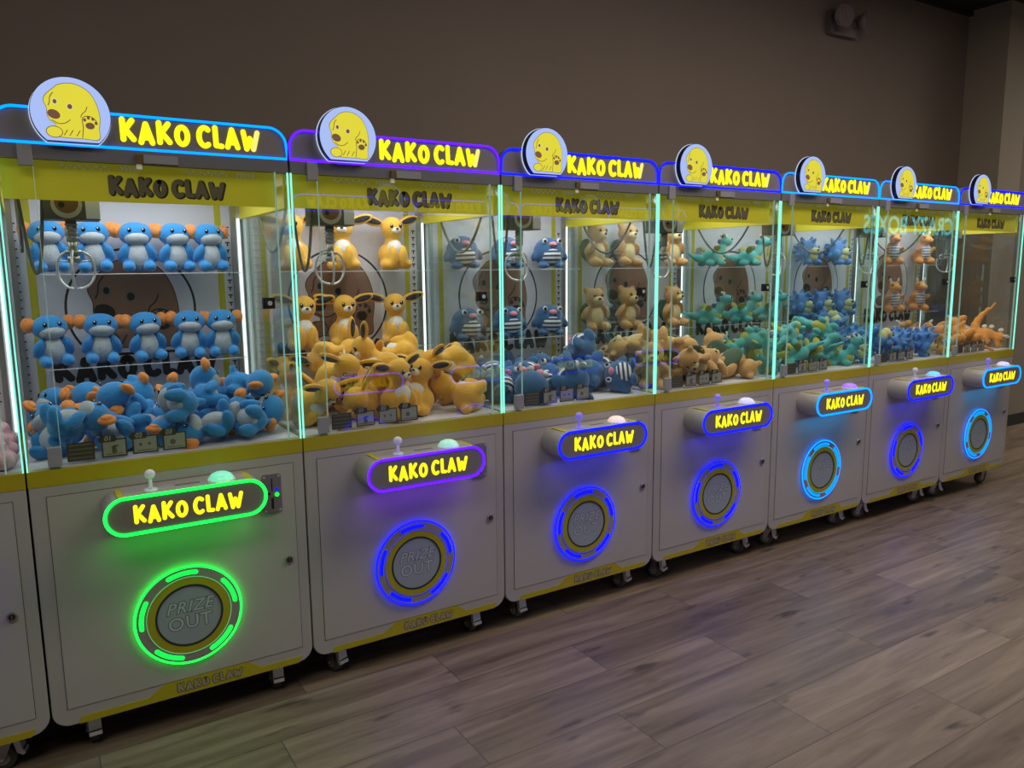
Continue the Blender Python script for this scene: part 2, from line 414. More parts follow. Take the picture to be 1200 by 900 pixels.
def m_ringplate():
    b = MB(); b.ring(PX, PZ, .100, .166, -.017, -.0015, 'ring_grey'); b.ring(PX, PZ, .1085, .133, -.0185, -.016, 'ring_yellow'); return b.mesh('prize_door')
def m_flap():
    b = MB(); b.ring(PX, PZ, .1025, .1085, -.0195, -.002, 'ring_navy'); b.disc(PX, PZ, .103, -.0165, -.002, 'flap_blue')
    for txt, dz, sz, sh in (('PRIZE', .030, .056, .28), ('OUT', -.026, .064, .0)):
        font(b, txt, PX, PZ+dz, sz, -.0168, 'flap_outline', offset=.0030, shear=sh, spacing=1.08); font(b, txt, PX, PZ+dz, sz, -.0171, 'flap_text', offset=.0006, shear=sh, spacing=1.08)
    return b.mesh('prize_flap', False)
def m_neonring(mat):
    b = MB(); b.tube([(PX+.170*math.cos(2*PI*i/72), -.014, PZ+.170*math.sin(2*PI*i/72)) for i in range(72)], .0034, mat, 8, True); return b.mesh('neon_ring')
def m_innerring(mat):
    b = MB(); b.ring(PX, PZ, .1340, .1362 if 'cyan' not in mat else .139, -.0195, -.014, mat); return b.mesh('inner_ring')
def m_segment(mat, a, wide):
    b = MB(); a = math.radians(a); h = math.radians(17 if not wide else 24)
    b.stroke([((PX+.151*math.cos(a+h*t), PZ+.151*math.sin(a+h*t))) for t in (-1, -.6, -.2, .2, .6, 1)], .0138, -.0195, -.016, mat); return b.mesh('light_segment')
CX0, CX1, CZ0, CZ1, CD = .186, .682, .763, .891, .135
def stad(i): return rrect(CX0+i, CX1-i, CZ0+i, CZ1-i, (CZ1-CZ0)/2-i-1e-4, 'all', 14)
def m_console():
    b = MB(); b.prism(stad(.004), -CD+.004, -.0015, 'door_white', True); b.prism(stad(.013), -CD-.001, -CD+.005, 'header_grey')
    zt = CZ1-.004; b.box(.250, .620, -.098, -.030, zt-.001, zt+.0012, 'cabinet_white'); b.box(.403, .480, -.082, -.064, zt, zt+.002, 'beam_grey')
    b.box(.232, .252, -.118, -.02, zt-.0012, zt+.0008, 'print_yellow'); b.box(.618, .638, -.118, -.02, zt-.0012, zt+.0008, 'print_yellow'); return b.mesh('console')
def m_console_neon(mat):
    b = MB(); b.tube([(x, -CD-.001, z) for x, z in stad(.006)], .0048, mat, 8, True); return b.mesh('neon_outline')
def m_console_text():
    b = MB(); lettering(b, .2685, .603, .794, .860, -CD-.0018, -CD-.0005, 'letters_yellow', .20); return b.mesh('lettering')
def m_stick(mat):
    b = MB(); z = CZ1-.004; b.cyl((.331, -.088, z), (.331, -.088, z+.007), .022, mat, 24, .018); b.cyl((.331, -.088, z+.005), (.331, -.088, z+.05), .0065, mat, 14, .005); b.ell((.331, -.088, z+.053), (.0165, .0165, .016), mat); return b.mesh('joystick')
def m_button(mat):
    b = MB(); z = CZ1-.004; b.cyl((.546, -.082, z), (.546, -.082, z+.006), .046, 'clear_plastic', 28, .043)
    prof = [(.040, .005), (.038, .012), (.031, .021), (.018, .027), (.0, .029)]
    vs = []; fs = []; n = 24
    for r, h in prof[:-1]: vs += [(.546+r*math.cos(2*PI*j/n), -.082+r*math.sin(2*PI*j/n), z+h) for j in range(n)]
    vs.append((.546, -.082, z+.029)); L_ = len(vs)-1
    for i in range(3): fs += [(i*n+j, i*n+(j+1) % n, (i+1)*n+(j+1) % n, (i+1)*n+j) for j in range(n)]
    fs += [(3*n+j, 3*n+(j+1) % n, L_) for j in range(n)]; b.add(vs, fs, mat, True); return b.mesh('push_button')
def m_coin():
    b = MB(); b.prism(rrect(.6965, .761, .722, .861, .008), -.010, -.0015, 'brushed_steel'); b.box(.7265, .7305, -.0112, -.009, .800, .846, 'black_plastic'); b.box(.724, .733, -.0112, -.009, .735, .775, 'black_plastic')
    b.box(.705, .722, -.0115, -.009, .787, .797, 'black_plastic'); b.cyl((.745, -.009, .786), (.745, -.013, .786), .0075, 'seg_green', 14); b.cyl((.745, -.009, .806), (.745, -.012, .806), .005, 'seg_blue', 12)
    for x in (.7035, .754):
        for z in (.730, .853): b.cyl((x, -.009, z), (x, -.0125, z), .0032, 'chrome', 10)
    return b.mesh('coin_slot')
def m_castertop():
    b = MB(); b.box(-.032, .032, -.03, .03, .120, .1285, 'brushed_steel'); b.cyl((0, 0, .100), (0, 0, .121), .022, 'brushed_steel', 20); return b.mesh('caster')
def m_fork():
    b = MB()
    for x in (-.020, .020): b.prism([], 0, 0, 'chrome') if False else b.add([(x-.0015, -.016, .104), (x-.0015, .022, .104), (x-.0015, .032, .040), (x-.0015, .012, .040), (x+.0015, -.016, .104), (x+.0015, .022, .104), (x+.0015, .032, .040), (x+.0015, .012, .040)], [(0, 1, 2, 3), (7, 6, 5, 4), (0, 4, 5, 1), (1, 5, 6, 2), (2, 6, 7, 3), (3, 7, 4, 0)], 'brushed_steel')
    b.box(-.0215, .0215, -.016, .022, .098, .104, 'brushed_steel'); b.cyl((-.024, .020, .040), (.024, .020, .040), .005, 'chrome', 12); return b.mesh('fork')
def m_wheel():
    b = MB(); b.tube([(x, .020, .040) for x in (-.015, -.012, .012, .015)], .040, 'rubber_tyre', 28, taper=[.86, 1, 1, .86])
    b.cyl((-.0165, .020, .040), (.0165, .020, .040), .022, 'ring_grey', 20); return b.mesh('wheel')
def m_pedal():
    b = MB(); b.prism([], 0, 0, 'chrome') if False else None
    prof = [(-.024, .122), (-.030, .116), (-.034, .095), (-.038, .072), (-.046, .058), (-.047, .050), (-.040, .046), (-.024, .056), (-.016, .092), (-.022, .116)]
    n = len(prof); vs = [(x, y, z) for x in (-.019, .019) for y, z in prof]
    b.add(vs, [tuple(range(n)), tuple(reversed(range(n, 2*n)))]+[(i, i+n, (i+1) % n+n, (i+1) % n) for i in range(n)], 'chrome'); b.box(-.0185, .0185, -.0455, -.040, .0640, .067, 'black_plastic'); return b.mesh('brake_pedal')
def m_roof():
    b = MB(); b.box(.004, .846, .052, .80, 1.915, 1.950, 'cabinet_white'); b.box(.004, .846, -.001, .052, 1.905, 1.946, 'beam_grey'); return b.mesh('roof')
def m_rooflight():
    b = MB(); b.box(.10, .75, .20, .60, 1.908, 1.9149, 'roof_led'); return b.mesh('ceiling_light_panel')
def m_rear():
    b = MB(); b.box(.004, .846, .702, .80, .9745, 1.9149, 'cabinet_white'); return b.mesh('rear_housing')
HDR = rrect(.002, .848, 1.946, 2.053, .062, ('tl', 'tr'), 10)
def m_header():
    b = MB(); b.prism(HDR, .004, .034, 'header_grey'); return b.mesh('header_board')
def m_header_neon(mat):
    b = MB(); b.tube([(x, .001, z) for x, z in rrect(.0055, .8445, 1.950, 2.0495, .058, ('tl', 'tr'), 10)], .0041, mat, 8, True); return b.mesh('neon_outline')
def m_header_text():
    b = MB(); lettering(b, .332, .760, 1.964, 2.043, .001, .0045, 'letters_yellow', .215, 'letter_white'); return b.mesh('lettering')
EX, EZ, ER = .2065, 2.034, .1035
def m_emblem():
    b = MB(); b.prism(cutdisc(EX, EZ, ER*1.01, -.775), -.030, -.004, 'navy_rim', True); b.prism(cutdisc(EX, EZ, ER*.995, -.76), -.0312, -.029, 'lightbox_blue')
    puppy(b, EX, EZ-.001, ER*.98, -.0313, .0005, 'emblem_yellow', 'emblem_brown', 'emblem_brown', 'emblem_brown', 'emblem_pale'); return b.mesh('emblem_disc')
def m_emblem_rim():
    b = MB(); b.prism(cutdisc(EX, EZ, ER*1.03, -.775), -.004, .0005, 'lightbox_rim', True); return b.mesh('rim_light')
def m_panel():
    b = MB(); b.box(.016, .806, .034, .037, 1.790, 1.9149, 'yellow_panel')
    lettering(b, .296, .646, 1.806, 1.868, .0335, .0345, 'text_shadow', .32); lettering(b, .292, .642, 1.808, 1.870, .0325, .0334, 'text_brown', .25)
    for x0 in (.17, .52):
        for k in range(12):
            b.box(x0+k*.0115, x0+k*.0115+.0075, .0334, .0345, 1.892-(k % 2)*.007, 1.898-(k % 2)*.007, 'pale_mark')
        for k in range(5): b.prism([(x0+.16+k*.012, 1.899), (x0+.166+k*.012, 1.899), (x0+.172+k*.012, 1.892), (x0+.166+k*.012, 1.885), (x0+.16+k*.012, 1.885), (x0+.166+k*.012, 1.892)], .0334, .0345, 'pale_mark')
    return b.mesh('name_panel')
def m_sideband(x):
    b = MB(); b.box(x, x+.002, .038, .690, 1.788, 1.9149, 'yellow_panel'); return b.mesh('side_band')
def m_front():
    b = MB(); b.box(.098, .802, .0015, .0065, .9765, 1.905, 'pane_glass'); return b.mesh('glass_door')
def m_fixedglass(x0, x1):
    b = MB(); b.box(x0, x1, .0015, .0065, .9765, 1.905, 'pane_glass'); return b.mesh('fixed_pane')
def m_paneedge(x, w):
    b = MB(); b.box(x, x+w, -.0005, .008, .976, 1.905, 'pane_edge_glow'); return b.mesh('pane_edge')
def m_hinge(z0, z1):
    b = MB(); b.box(.061, .100, -.008, .012, z0, z1, 'block_grey'); return bevel_mesh(b.mesh('hinge'), .002)
def m_latch():
    b = MB(); b.box(.395, .495, -.009, .010, 1.908, 1.934, 'block_grey'); b.box(.374, .396, -.008, .009, 1.907, 1.934, 'decal_line'); b.box(.374, .390, -.002, .0010, 1.890, 1.906, 'pale_mark'); return b.mesh('latch')
def m_doorlock():
    b = MB(); b.box(.737, .776, -.006, .012, 1.444, 1.482, 'black_plastic'); b.cyl((.757, -.006, 1.463), (.757, -.013, 1.463), .014, 'black_plastic', 20); b.cyl((.757, -.012, 1.463), (.757, -.0145, 1.463), .008, 'chrome', 16); return b.mesh('door_lock')
def m_side(x):
    b = MB(); b.box(x, x+.004, .010, .690, .9745, 1.914, 'pane_glass'); return b.mesh('side_pane')
def m_corner(x):
    b = MB(); b.box(x, x+.0044, -.0008, .0065, .9745, 1.905, 'corner_glow'); return b.mesh('corner_light')
def m_back():
    b = MB(); b.box(.010, .840, .692, .7019, .9800, 1.9149, 'interior_white'); return b.mesh('back_panel')
def m_print():
    b = MB(); y = .692
    for x in (.064, .737): b.box(x, x+.025, y-.0006, y, .985, 1.9145, 'print_yellow')
    for x in (.030, .783):
        for k in range(22):
            z = 1.10+k*.031; b.box(x-.009, x+.009, y-.0008, y, z, z+.005, 'print_dark'); b.box(x-.0025, x+.0025, y-.0008, y, z-.012, z, 'print_dark')
    b.prism(cutdisc(.407, 1.432, .236, -.78), y-.0008, y, 'print_dark'); b.prism(cutdisc(.407, 1.432, .227, -.765), y-.0014, y-.0007, 'print_white')
    puppy(b, .407, 1.430, .228, y-.0015, .0006, 'print_brown', 'print_dark', 'print_dark', 'print_dark', 'print_grey')
    lettering(b, .115, .715, 1.150, 1.255, y-.0012, y, 'print_dark', .28); return b.mesh('puppy_print')
def m_led():
    b = MB(); b.tube([(.829, .682, .985), (.829, .682, 1.79)], .0055, 'led_white', 8); return b.mesh('light_tube')
def m_rail():
    b = MB()
    for x in (.012, .798): b.box(x, x+.020, .675, .6915, .9805, 1.914, 'brushed_steel')
    return b.mesh('corner_rails')
def m_shelf(z):
    b = MB(); b.box(.092, .795, .520, .690, z-.005, z, 'acrylic'); b.box(.092, .795, .5185, .5199, z-.005, z, 'pane_edge_glow') if False else None
    return b.mesh('shelf')
def m_shelfedge(z):
    b = MB(); b.box(.092, .795, .5182, .5198, z-.0035, z-.001, 'clear_plastic'); return b.mesh('shelf_edge')
def m_bed():
    b = MB(); b.box(.010, .840, .010, .691, .9746, .9798, 'interior_white'); return b.mesh('prize_bed')
GX, GY = .192, .160
def m_carriage():
    b = MB(); b.box(GX-.075, GX+.080, GY-.045, GY+.055, 1.738, 1.852, 'beam_grey'); b.box(GX+.040, GX+.0795, GY-.0475, GY-.0445, 1.742, 1.80, 'clear_plastic')
    b.disc(GX-.012, 1.785, .043, GY-.0485, GY-.045, 'print_white', 32); b.disc(GX-.012, 1.790, .033, GY-.0495, GY-.0484, 'print_brown', 28); b.disc(GX-.026, 1.783, .009, GY-.0503, GY-.0494, 'print_dark', 14)
    return b.mesh('carriage')
def m_gantry():
    b = MB()
    for x in (.035, .805): b.box(x, x+.012, .06, .68, 1.850, 1.872, 'brushed_steel')
    for y in (GY-.02, GY+.025): b.cyl((.035, y, 1.862), (.817, y, 1.862), .007, 'chrome', 12)
    return b.mesh('gantry_rails')
def m_clawbody():
    b = MB(); b.cyl((GX-.002, GY, 1.738), (GX-.002, GY, 1.672), .016, 'claw_steel', 20); b.cyl((GX-.002, GY, 1.690), (GX-.002, GY, 1.615), .013, 'claw_steel', 20)
    for k in range(4): b.cyl((GX-.002, GY, 1.728-k*.014), (GX-.002, GY, 1.723-k*.014), .0185, 'brushed_steel', 20)
    b.cyl((GX-.002, GY, 1.645), (GX-.002, GY, 1.632), .024, 'claw_steel', 24); b.cyl((GX-.002, GY, 1.628), (GX-.002, GY, 1.606), .018, 'brushed_steel', 20); return b.mesh('claw')
def m_prong():
    b = MB(); pts = spline([(.020, 0, .055), (.050, 0, .036), (.062, 0, .000), (.056, 0, -.034), (.036, 0, -.058), (.014, 0, -.066)] and [(.020, .055), (.050, .036), (.062, .0), (.056, -.034), (.036, -.058), (.014, -.066)], False, 4)
    b.tube([(x, 0, z) for x, z in pts], .0042, 'chrome', 8); b.tube([(.018, 0, .020), (.054, 0, .024)], .003, 'chrome', 6); b.ell((.012, 0, -.066), (.008, .006, .005), 'chrome', nu=10, nv=6); return b.mesh('prong')
def m_cord():
    b = MB()
    def sag(p, q, d, n=18, x=0): return [(p[0]+(q[0]-p[0])*t, p[1]+(q[1]-p[1])*t, p[2]+(q[2]-p[2])*t-d*(1-(2*t-1)**2)) for t in [i/n for i in range(n+1)]]
    b.tube(sag((.050, .66, 1.852), (.055, .22, 1.852), .205), .0058, 'grey_cord', 8)
    b.tube(sag((.050, .16, 1.852), (.118, .13, 1.830), .270), .0052, 'grey_cord', 8); return b.mesh('cable')
def m_card(x0, x1, num):
    b = MB(); z0, z1, y = .990, 1.048, .0085
    b.box(x0, x1, y, y+.0012, z0, z1, 'card_dark')
    if num:
        b.box(x0+.0045, x1-.0045, y-.0004, y+.0002, z0+.0045, z1-.0045, 'card_face')
        b.prism([(x0-.010, z1+.002), (x0-.004, z1-.009), (x0+.040, z1-.009), (x0+.046, z1), (x0+.040, z1+.012), (x0+.002, z1+.014)], y-.0006, y+.001, 'card_dark')
        font(b, num, x0+.019, z1+.0025, .021, y-.0009, 'card_face', offset=.0008, shear=.2)
        if num == '01': b.disc((x0+x1)/2-.002, z0+.030, .007, y-.0008, y-.0003, 'card_line', 12); b.disc((x0+x1)/2, z0+.019, .008, y-.0008, y-.0003, 'card_line', 12); b.box((x0+x1)/2, (x0+x1)/2+.012, y-.0008, y-.0003, z0+.032, z0+.038, 'card_line')
        elif num == '02': b.disc((x0+x1)/2-.014, z0+.030, .005, y-.0008, y-.0003, 'card_line', 12); b.disc((x0+x1)/2+.012, z0+.030, .005, y-.0008, y-.0003, 'card_line', 12)
        else: b.disc((x0+x1)/2-.006, z0+.027, .009, y-.0008, y-.0003, 'card_line', 14)
        b.box(x0+.012, x1-.012, y-.0008, y-.0003, z0+.009, z0+.0115, 'card_line')
    else:
        for k in range(4): b.box(x0+.005, x1-.005, y-.0004, y+.0002, z0+.006+k*.0135, z0+.013+k*.0135, 'card_line')
    return b.mesh('instruction_card', False)
SEG_ANG = (90+6, 18+6, -54+6, -126+6, 162+6)
def machine(x0, y0, rz, label, header, pod, ring, button, stick, caster_rot, group):
    t = thing('claw_machine', label, 'claw machine', (x0, y0, 0), rz, group)
    P = lambda name, fn, *a, par=t, loc=None, r=0: link(name, cached((name,)+tuple(a), lambda: fn(*a)), par, loc, r)
    cab = P('cabinet', m_cabinet); P('trim_band', m_band, par=cab); P('yellow_decal', m_decal, par=cab)
    d = P('service_door', m_door); P('gasket', m_gasket, par=d); P('lock', m_lock, par=d)
    p = P('prize_door', m_ringplate); P('prize_flap', m_flap, par=p); P('neon_ring', m_neonring, 'neon_'+ring, par=p); P('inner_ring', m_innerring, 'thin_'+ring, par=p)
    for a in SEG_ANG: P('light_segment', m_segment, 'seg_'+ring, a, ring == 'cyan', par=p)
    c = P('console', m_console); P('neon_outline', m_console_neon, 'neon_'+pod, par=c); P('lettering', m_console_text, par=c); P('joystick', m_stick, stick, par=c); P('push_button', m_button, button, par=c)
    P('coin_slot', m_coin)
    for i, (cx, cy) in enumerate(((.118, .085), (.730, .085), (.118, .72), (.730, .72))):
        k = P('caster', m_castertop, loc=(cx, cy, 0), r=caster_rot[i % 2] if i < 2 else .4)
        P('fork', m_fork, par=k); P('wheel', m_wheel, par=k); P('brake_pedal', m_pedal, par=k)
    r = P('roof', m_roof); P('ceiling_light_panel', m_rooflight, par=r); P('latch', m_latch, par=r)
    P('rear_housing', m_rear)
    h = P('header_board', m_header); link('neon_outline', cached(('hn', header), lambda: m_header_neon('neon_'+header)), h); link('lettering', cached(('ht',), m_header_text), h)
    e = P('emblem_disc', m_emblem); P('rim_light', m_emblem_rim, par=e)
    P('name_panel', m_panel); P('side_band', m_sideband, .0105); P('side_band', m_sideband, .8375)
    g = P('glass_door', m_front); P('door_lock', m_doorlock, par=g); P('pane_edge', m_paneedge, .0975, .0012, par=g); P('pane_edge', m_paneedge, .7995, .0035, par=g)
    P('hinge', m_hinge, 1.883, 1.944, par=g); P('hinge', m_hinge, .984, 1.044, par=g)
    P('fixed_pane', m_fixedglass, .012, .096); P('fixed_pane', m_fixedglass, .804, .838)
    P('side_pane', m_side, .0045); P('side_pane', m_side, .8415)
    P('corner_light', m_corner, .0036); P('corner_light', m_corner, .8420)
    bk = P('back_panel', m_back); P('puppy_print', m_print, par=bk); P('light_tube', m_led, par=bk); P('corner_rails', m_rail, par=bk)
    for z in (1.570, 1.228):
        s = P('shelf', m_shelf, z); P('shelf_edge', m_shelfedge, z, par=s)
    P('prize_bed', m_bed)
    ga = P('gantry_rails', m_gantry); P('carriage', m_carriage, par=ga); P('cable', m_cord, par=ga)
    cl = P('claw', m_clawbody)
    for q in range(3): P('prong', m_prong, par=cl, loc=(GX-.002, GY, 1.588), r=math.radians(20+120*q))
    for x0_, x1_, nm in ((.114, .190, ''), (.2095, .2825, '01'), (.2985, .3745, '02'), (.3890, .4620, '03')): P('instruction_card', m_card, x0_, x1_, nm)
    return t

# ------------------------------------------------------------------ plush toys
def remesh(build, mat, voxel=.006, smooth=6):
    me = build.mesh('plush_body', True)
    o = bpy.data.objects.new('plush_body', me); C.objects.link(o)
    a = o.modifiers.new('r', 'REMESH'); a.mode = 'VOXEL'; a.voxel_size = voxel
    s = o.modifiers.new('s', 'SMOOTH'); s.factor = .5; s.iterations = smooth
    dg = bpy.context.evaluated_depsgraph_get(); dg.update()
    out = bpy.data.meshes.new_from_object(o.evaluated_get(dg))
    bpy.data.objects.remove(o); bpy.data.meshes.remove(me)
    out.materials.clear(); out.materials.append(MATS[mat]); out.name = 'plush_body'
    for p in out.polygons: p.use_smooth = True; p.material_index = 0
    return out
def ells(items, mat, nu=16, nv=10):
    b = MB()
    for it in items: b.ell(it[0], it[1], it[3] if len(it) > 3 else mat, it[2] if len(it) > 2 else (0, 0, 0), nu, nv)
    return b.mesh('plush_part')
def eye(x, y, z, r): return ells([((x, y, z), (r, r*.55, r*1.25)), ((x-r*.3, y-r*.5, z+r*.5), (r*.35, r*.25, r*.4), (0, 0, 0), 'eye_glint')], 'eye_black', 10, 8)
def sym(c, r, rot=(0, 0, 0)): return [(c, r, rot), ((-c[0], c[1], c[2]), r, (rot[0], -rot[1], -rot[2]))]
def B(items):
    b = MB()
    for it in items: b.ell(it[0], it[1], 'eye_black', it[2] if len(it) > 2 else (0, 0, 0))
    return b
KINDS = {}
def k_monkey():
    body = remesh(B([((0, 0, .058), (.046, .042, .056)), ((0, -.006, .145), (.062, .05, .046))]+sym((.050, -.022, .072), (.018, .021, .040), (.5, -.35, 0))+sym((.036, -.042, .022), (.023, .040, .022))+[((0, .050, .045), (.014, .022, .014))]), 'fur_blue')
    ps = [('muzzle', ells([((0, -.022, .130), (.046, .042, .028))], 'fur_pale')), ('belly', ells([((0, -.013, .062), (.040, .040, .052))], 'fur_pale'))]
    for s in (-1, 1): ps += [('ear', ells([((s*.066, -.002, .158), (.025, .014, .028), (0, 0, s*.35)), ((s*.070, -.011, .157), (.015, .009, .018), (0, 0, s*.35))], 'fur_orange')), ('eye', eye(s*.024, -.050, .158, .0072))]
    return body, ps
def k_rabbit():
    body = remesh(B([((0, .010, .052), (.056, .050, .054)), ((0, -.008, .155), (.043, .041, .043))]+sym((.021, -.040, .045), (.019, .021, .047), (.15, 0, 0))+sym((.040, -.020, .020), (.022, .040, .020))+[((0, -.002, .104), (.030, .028, .030)), ((0, .062, .035), (.02, .02, .02))]), 'fur_yellow')
    ps = [('belly', ells([((0, -.016, .078), (.031, .034, .036))], 'fur_cream')), ('muzzle', ells([((0, -.040, .146), (.019, .014, .013))], 'fur_cream')),
          ('nose', ells([((0, -.054, .151), (.006, .004, .0042))], 'fur_black', 8, 6))]
    for s in (-1, 1): ps += [('ear', ells([((s*.073, -.002, .182), (.044, .010, .017), (0, -s*.25, 0)), ((s*.074, -.0075, .182), (.034, .007, .0115), (0, -s*.25, 0), 'fur_black')], 'fur_yellow')), ('eye', eye(s*.018, -.0455, .162, .0065))]
    return body, ps
def k_seal():
    body = remesh(B([((0, 0, .076), (.074, .068, .070)), ((0, .080, .060), (.014, .042, .026))]+sym((.040, -.035, .014), (.028, .036, .015))+sym((.072, -.010, .06), (.018, .020, .030), (0, -.5, 0))), 'fur_navy')
    ps = [('belly', ells([((0, -.020, .062), (.055, .056, .048))], 'fur_banded')), ('snout', ells([((0, -.062, .112), (.019, .016, .012)), ((0, -.075, .110), (.010, .004, .004), (0, 0, 0), 'fur_rose_deep')], 'fur_pink'))]
    for s in (-1, 1): ps += [('eye', ells([((s*.036, -.049, .126), (.013, .010, .013), (0, 0, 0), 'fur_white'), ((s*.037, -.0575, .127), (.0075, .004, .0085))], 'eye_black', 10, 8))]
    return body, ps
def k_bear():
    body = remesh(B([((0, 0, .062), (.044, .042, .060)), ((0, -.010, .150), (.046, .045, .042))]+sym((.050, -.016, .085), (.016, .018, .036), (.4, -.5, 0))+sym((.034, -.040, .022), (.021, .040, .021))+sym((.036, .002, .186), (.016, .010, .017))), 'fur_tan')
    ps = [('belly', ells([((0, -.012, .064), (.034, .036, .048))], 'fur_butter')), ('muzzle', ells([((0, -.046, .140), (.024, .019, .017))], 'fur_butter')), ('nose', ells([((0, -.064, .146), (.008, .005, .006))], 'fur_black', 8, 6)),
          ('cape', ells([((0, .038, .075), (.055, .012, .055), (-.25, 0, 0))], 'fur_moss'))]
    for s in (-1, 1): ps += [('eye', eye(s*.018, -.050, .162, .006))]
    return body, ps
def k_dragon():
    body = remesh(B([((0, .015, .050), (.042, .066, .043)), ((0, -.050, .090), (.024, .028, .050), (.5, 0, 0)), ((0, -.085, .140), (.029, .042, .027)), ((0, .095, .045), (.022, .045, .022), (.2, 0, 0)), ((0, .140, .058), (.012, .035, .012), (.5, 0, 0))]+sym((.036, -.030, .018), (.017, .028, .018))+sym((.038, .050, .018), (.018, .030, .018))), 'fur_teal')
    ps = [('belly', ells([((0, -.010, .044), (.034, .054, .038))], 'fur_olive')), ('crest', ells([((0, -.070, .170), (.006, .016, .014)), ((0, -.040, .140), (.006, .014, .014)), ((0, -.015, .105), (.006, .014, .014))], 'fur_navy'))]
    for s in (-1, 1): ps += [('wing', ells([((s*.062, .025, .095), (.036, .020, .007), (.2, -s*.6, 0))], 'fur_olive')), ('horn', ells([((s*.020, -.068, .170), (.007, .007, .018), (-.4, s*.2, 0))], 'fur_cream', 10, 8)), ('eye', eye(s*.020, -.110, .152, .006))]
    return body, ps
def k_hedgehog():
    sp = []
    for i in range(26):
        z = 1-2*(i+.5)/26; a = i*2.4; r = math.sqrt(1-z*z); d = Vector((r*math.cos(a), r*math.sin(a), z))
        if d.y < -.35 and abs(d.z) < .75: continue
        p = Vector((0, .008, .082))+Vector((d.x*.062, d.y*.058, d.z*.060)); q = Vector((0, 0, 1)).rotation_difference(d).to_euler()
        sp.append((tuple(p), (.013, .013, .032), (q.x, q.y, q.z)))
    body = remesh(B([((0, .008, .080), (.062, .056, .062))]+sp+sym((.034, -.035, .018), (.020, .032, .018))+sym((.056, -.03, .062), (.016, .020, .028))), 'fur_sky')
    ps = [('muzzle', ells([((0, -.046, .078), (.030, .026, .024))], 'fur_lemon')), ('belly', ells([((0, -.034, .048), (.030, .026, .026))], 'fur_lemon')), ('nose', ells([((0, -.072, .086), (.008, .005, .006))], 'eye_black', 8, 6))]
    for s in (-1, 1): ps += [('eye', eye(s*.022, -.052, .106, .0068))]
    return body, ps
def k_dinosaur():
    tail = [((0, .035+.026*i, .030+.004*i*i), (.030-.0042*i, .030, .028-.004*i), (.12*i, 0, 0)) for i in range(6)]
    body = remesh(B([((0, 0, .070), (.046, .044, .064)), ((0, -.022, .148), (.031, .034, .030)), ((0, -.056, .142), (.024, .028, .018))]+tail+sym((.042, -.034, .090), (.012, .030, .012), (-.3, 0, -.2))+sym((.036, -.024, .020), (.022, .038, .021))), 'fur_apricot')
    ps = [('belly', ells([((0, -.010, .072), (.035, .040, .054))], 'fur_ribbed')), ('spines', ells([((0, .020, .160), (.007, .012, .014)), ((0, .046, .115), (.007, .012, .014)), ((0, .052, .080), (.007, .012, .014))], 'fur_cream', 10, 8))]
    for s in (-1, 1): ps += [('horn', ells([((s*.020, -.020, .180), (.007, .007, .020), (0, s*.3, 0))], 'fur_cream', 10, 8)), ('eye', eye(s*.022, -.046, .160, .0058))]
    return body, ps
def k_swirl():
    it = []
    for i in range(44):
        t = i/43; a = t*3.2*2*PI; R = .058*(1-t)+.004; it.append(((R*math.cos(a), R*math.sin(a), .030+.125*t), (.034-.014*t, .034-.014*t, .030-.012*t)))
    it += [((0, 0, .035), (.07, .07, .03)), ((0, 0, .08), (.05, .05, .04)), ((0, 0, .175), (.010, .010, .018))]
    body = remesh(B(it), 'fur_rose', smooth=3)
    ps = [('mouth', ells([((0, -.080, .050), (.012, .006, .005))], 'fur_rose_deep', 10, 8))]
    for s in (-1, 1): ps += [('eye', eye(s*.024, -.079, .066, .007))]
    return body, ps
# name, builder, short look used in labels, scale
KINDDEF = {'A': ('plush_monkey', k_monkey, 'blue orange-eared plush', 1.0), 'B': ('plush_rabbit', k_rabbit, 'yellow long-eared plush', 1.20), 'C': ('plush_seal', k_seal, 'navy round plush', 1.08),
           'D': ('plush_bear', k_bear, 'tan bear plush', 1.22), 'E': ('plush_dragon', k_dragon, 'teal dragon plush', 1.05), 'F': ('plush_hedgehog', k_hedgehog, 'blue fluffy plush', 1.15),
           'G': ('plush_dinosaur', k_dinosaur, 'orange dinosaur plush', 1.25), 'H': ('plush_swirl', k_swirl, 'pink swirl plush', 1.0)}
def make_plush(kind, loc, quat, label, group):
    name, fn, _, sc = KINDDEF[kind]
    body, parts = cached(('plush', kind), fn)
    t = thing(name, label, 'plush toy', loc, 0, group)
    t.rotation_mode = 'QUATERNION'; t.rotation_quaternion = quat; t.scale = (sc, sc, sc)
    link('body', body, t)
    for pn, me in parts: link(pn, me, t)
    return t
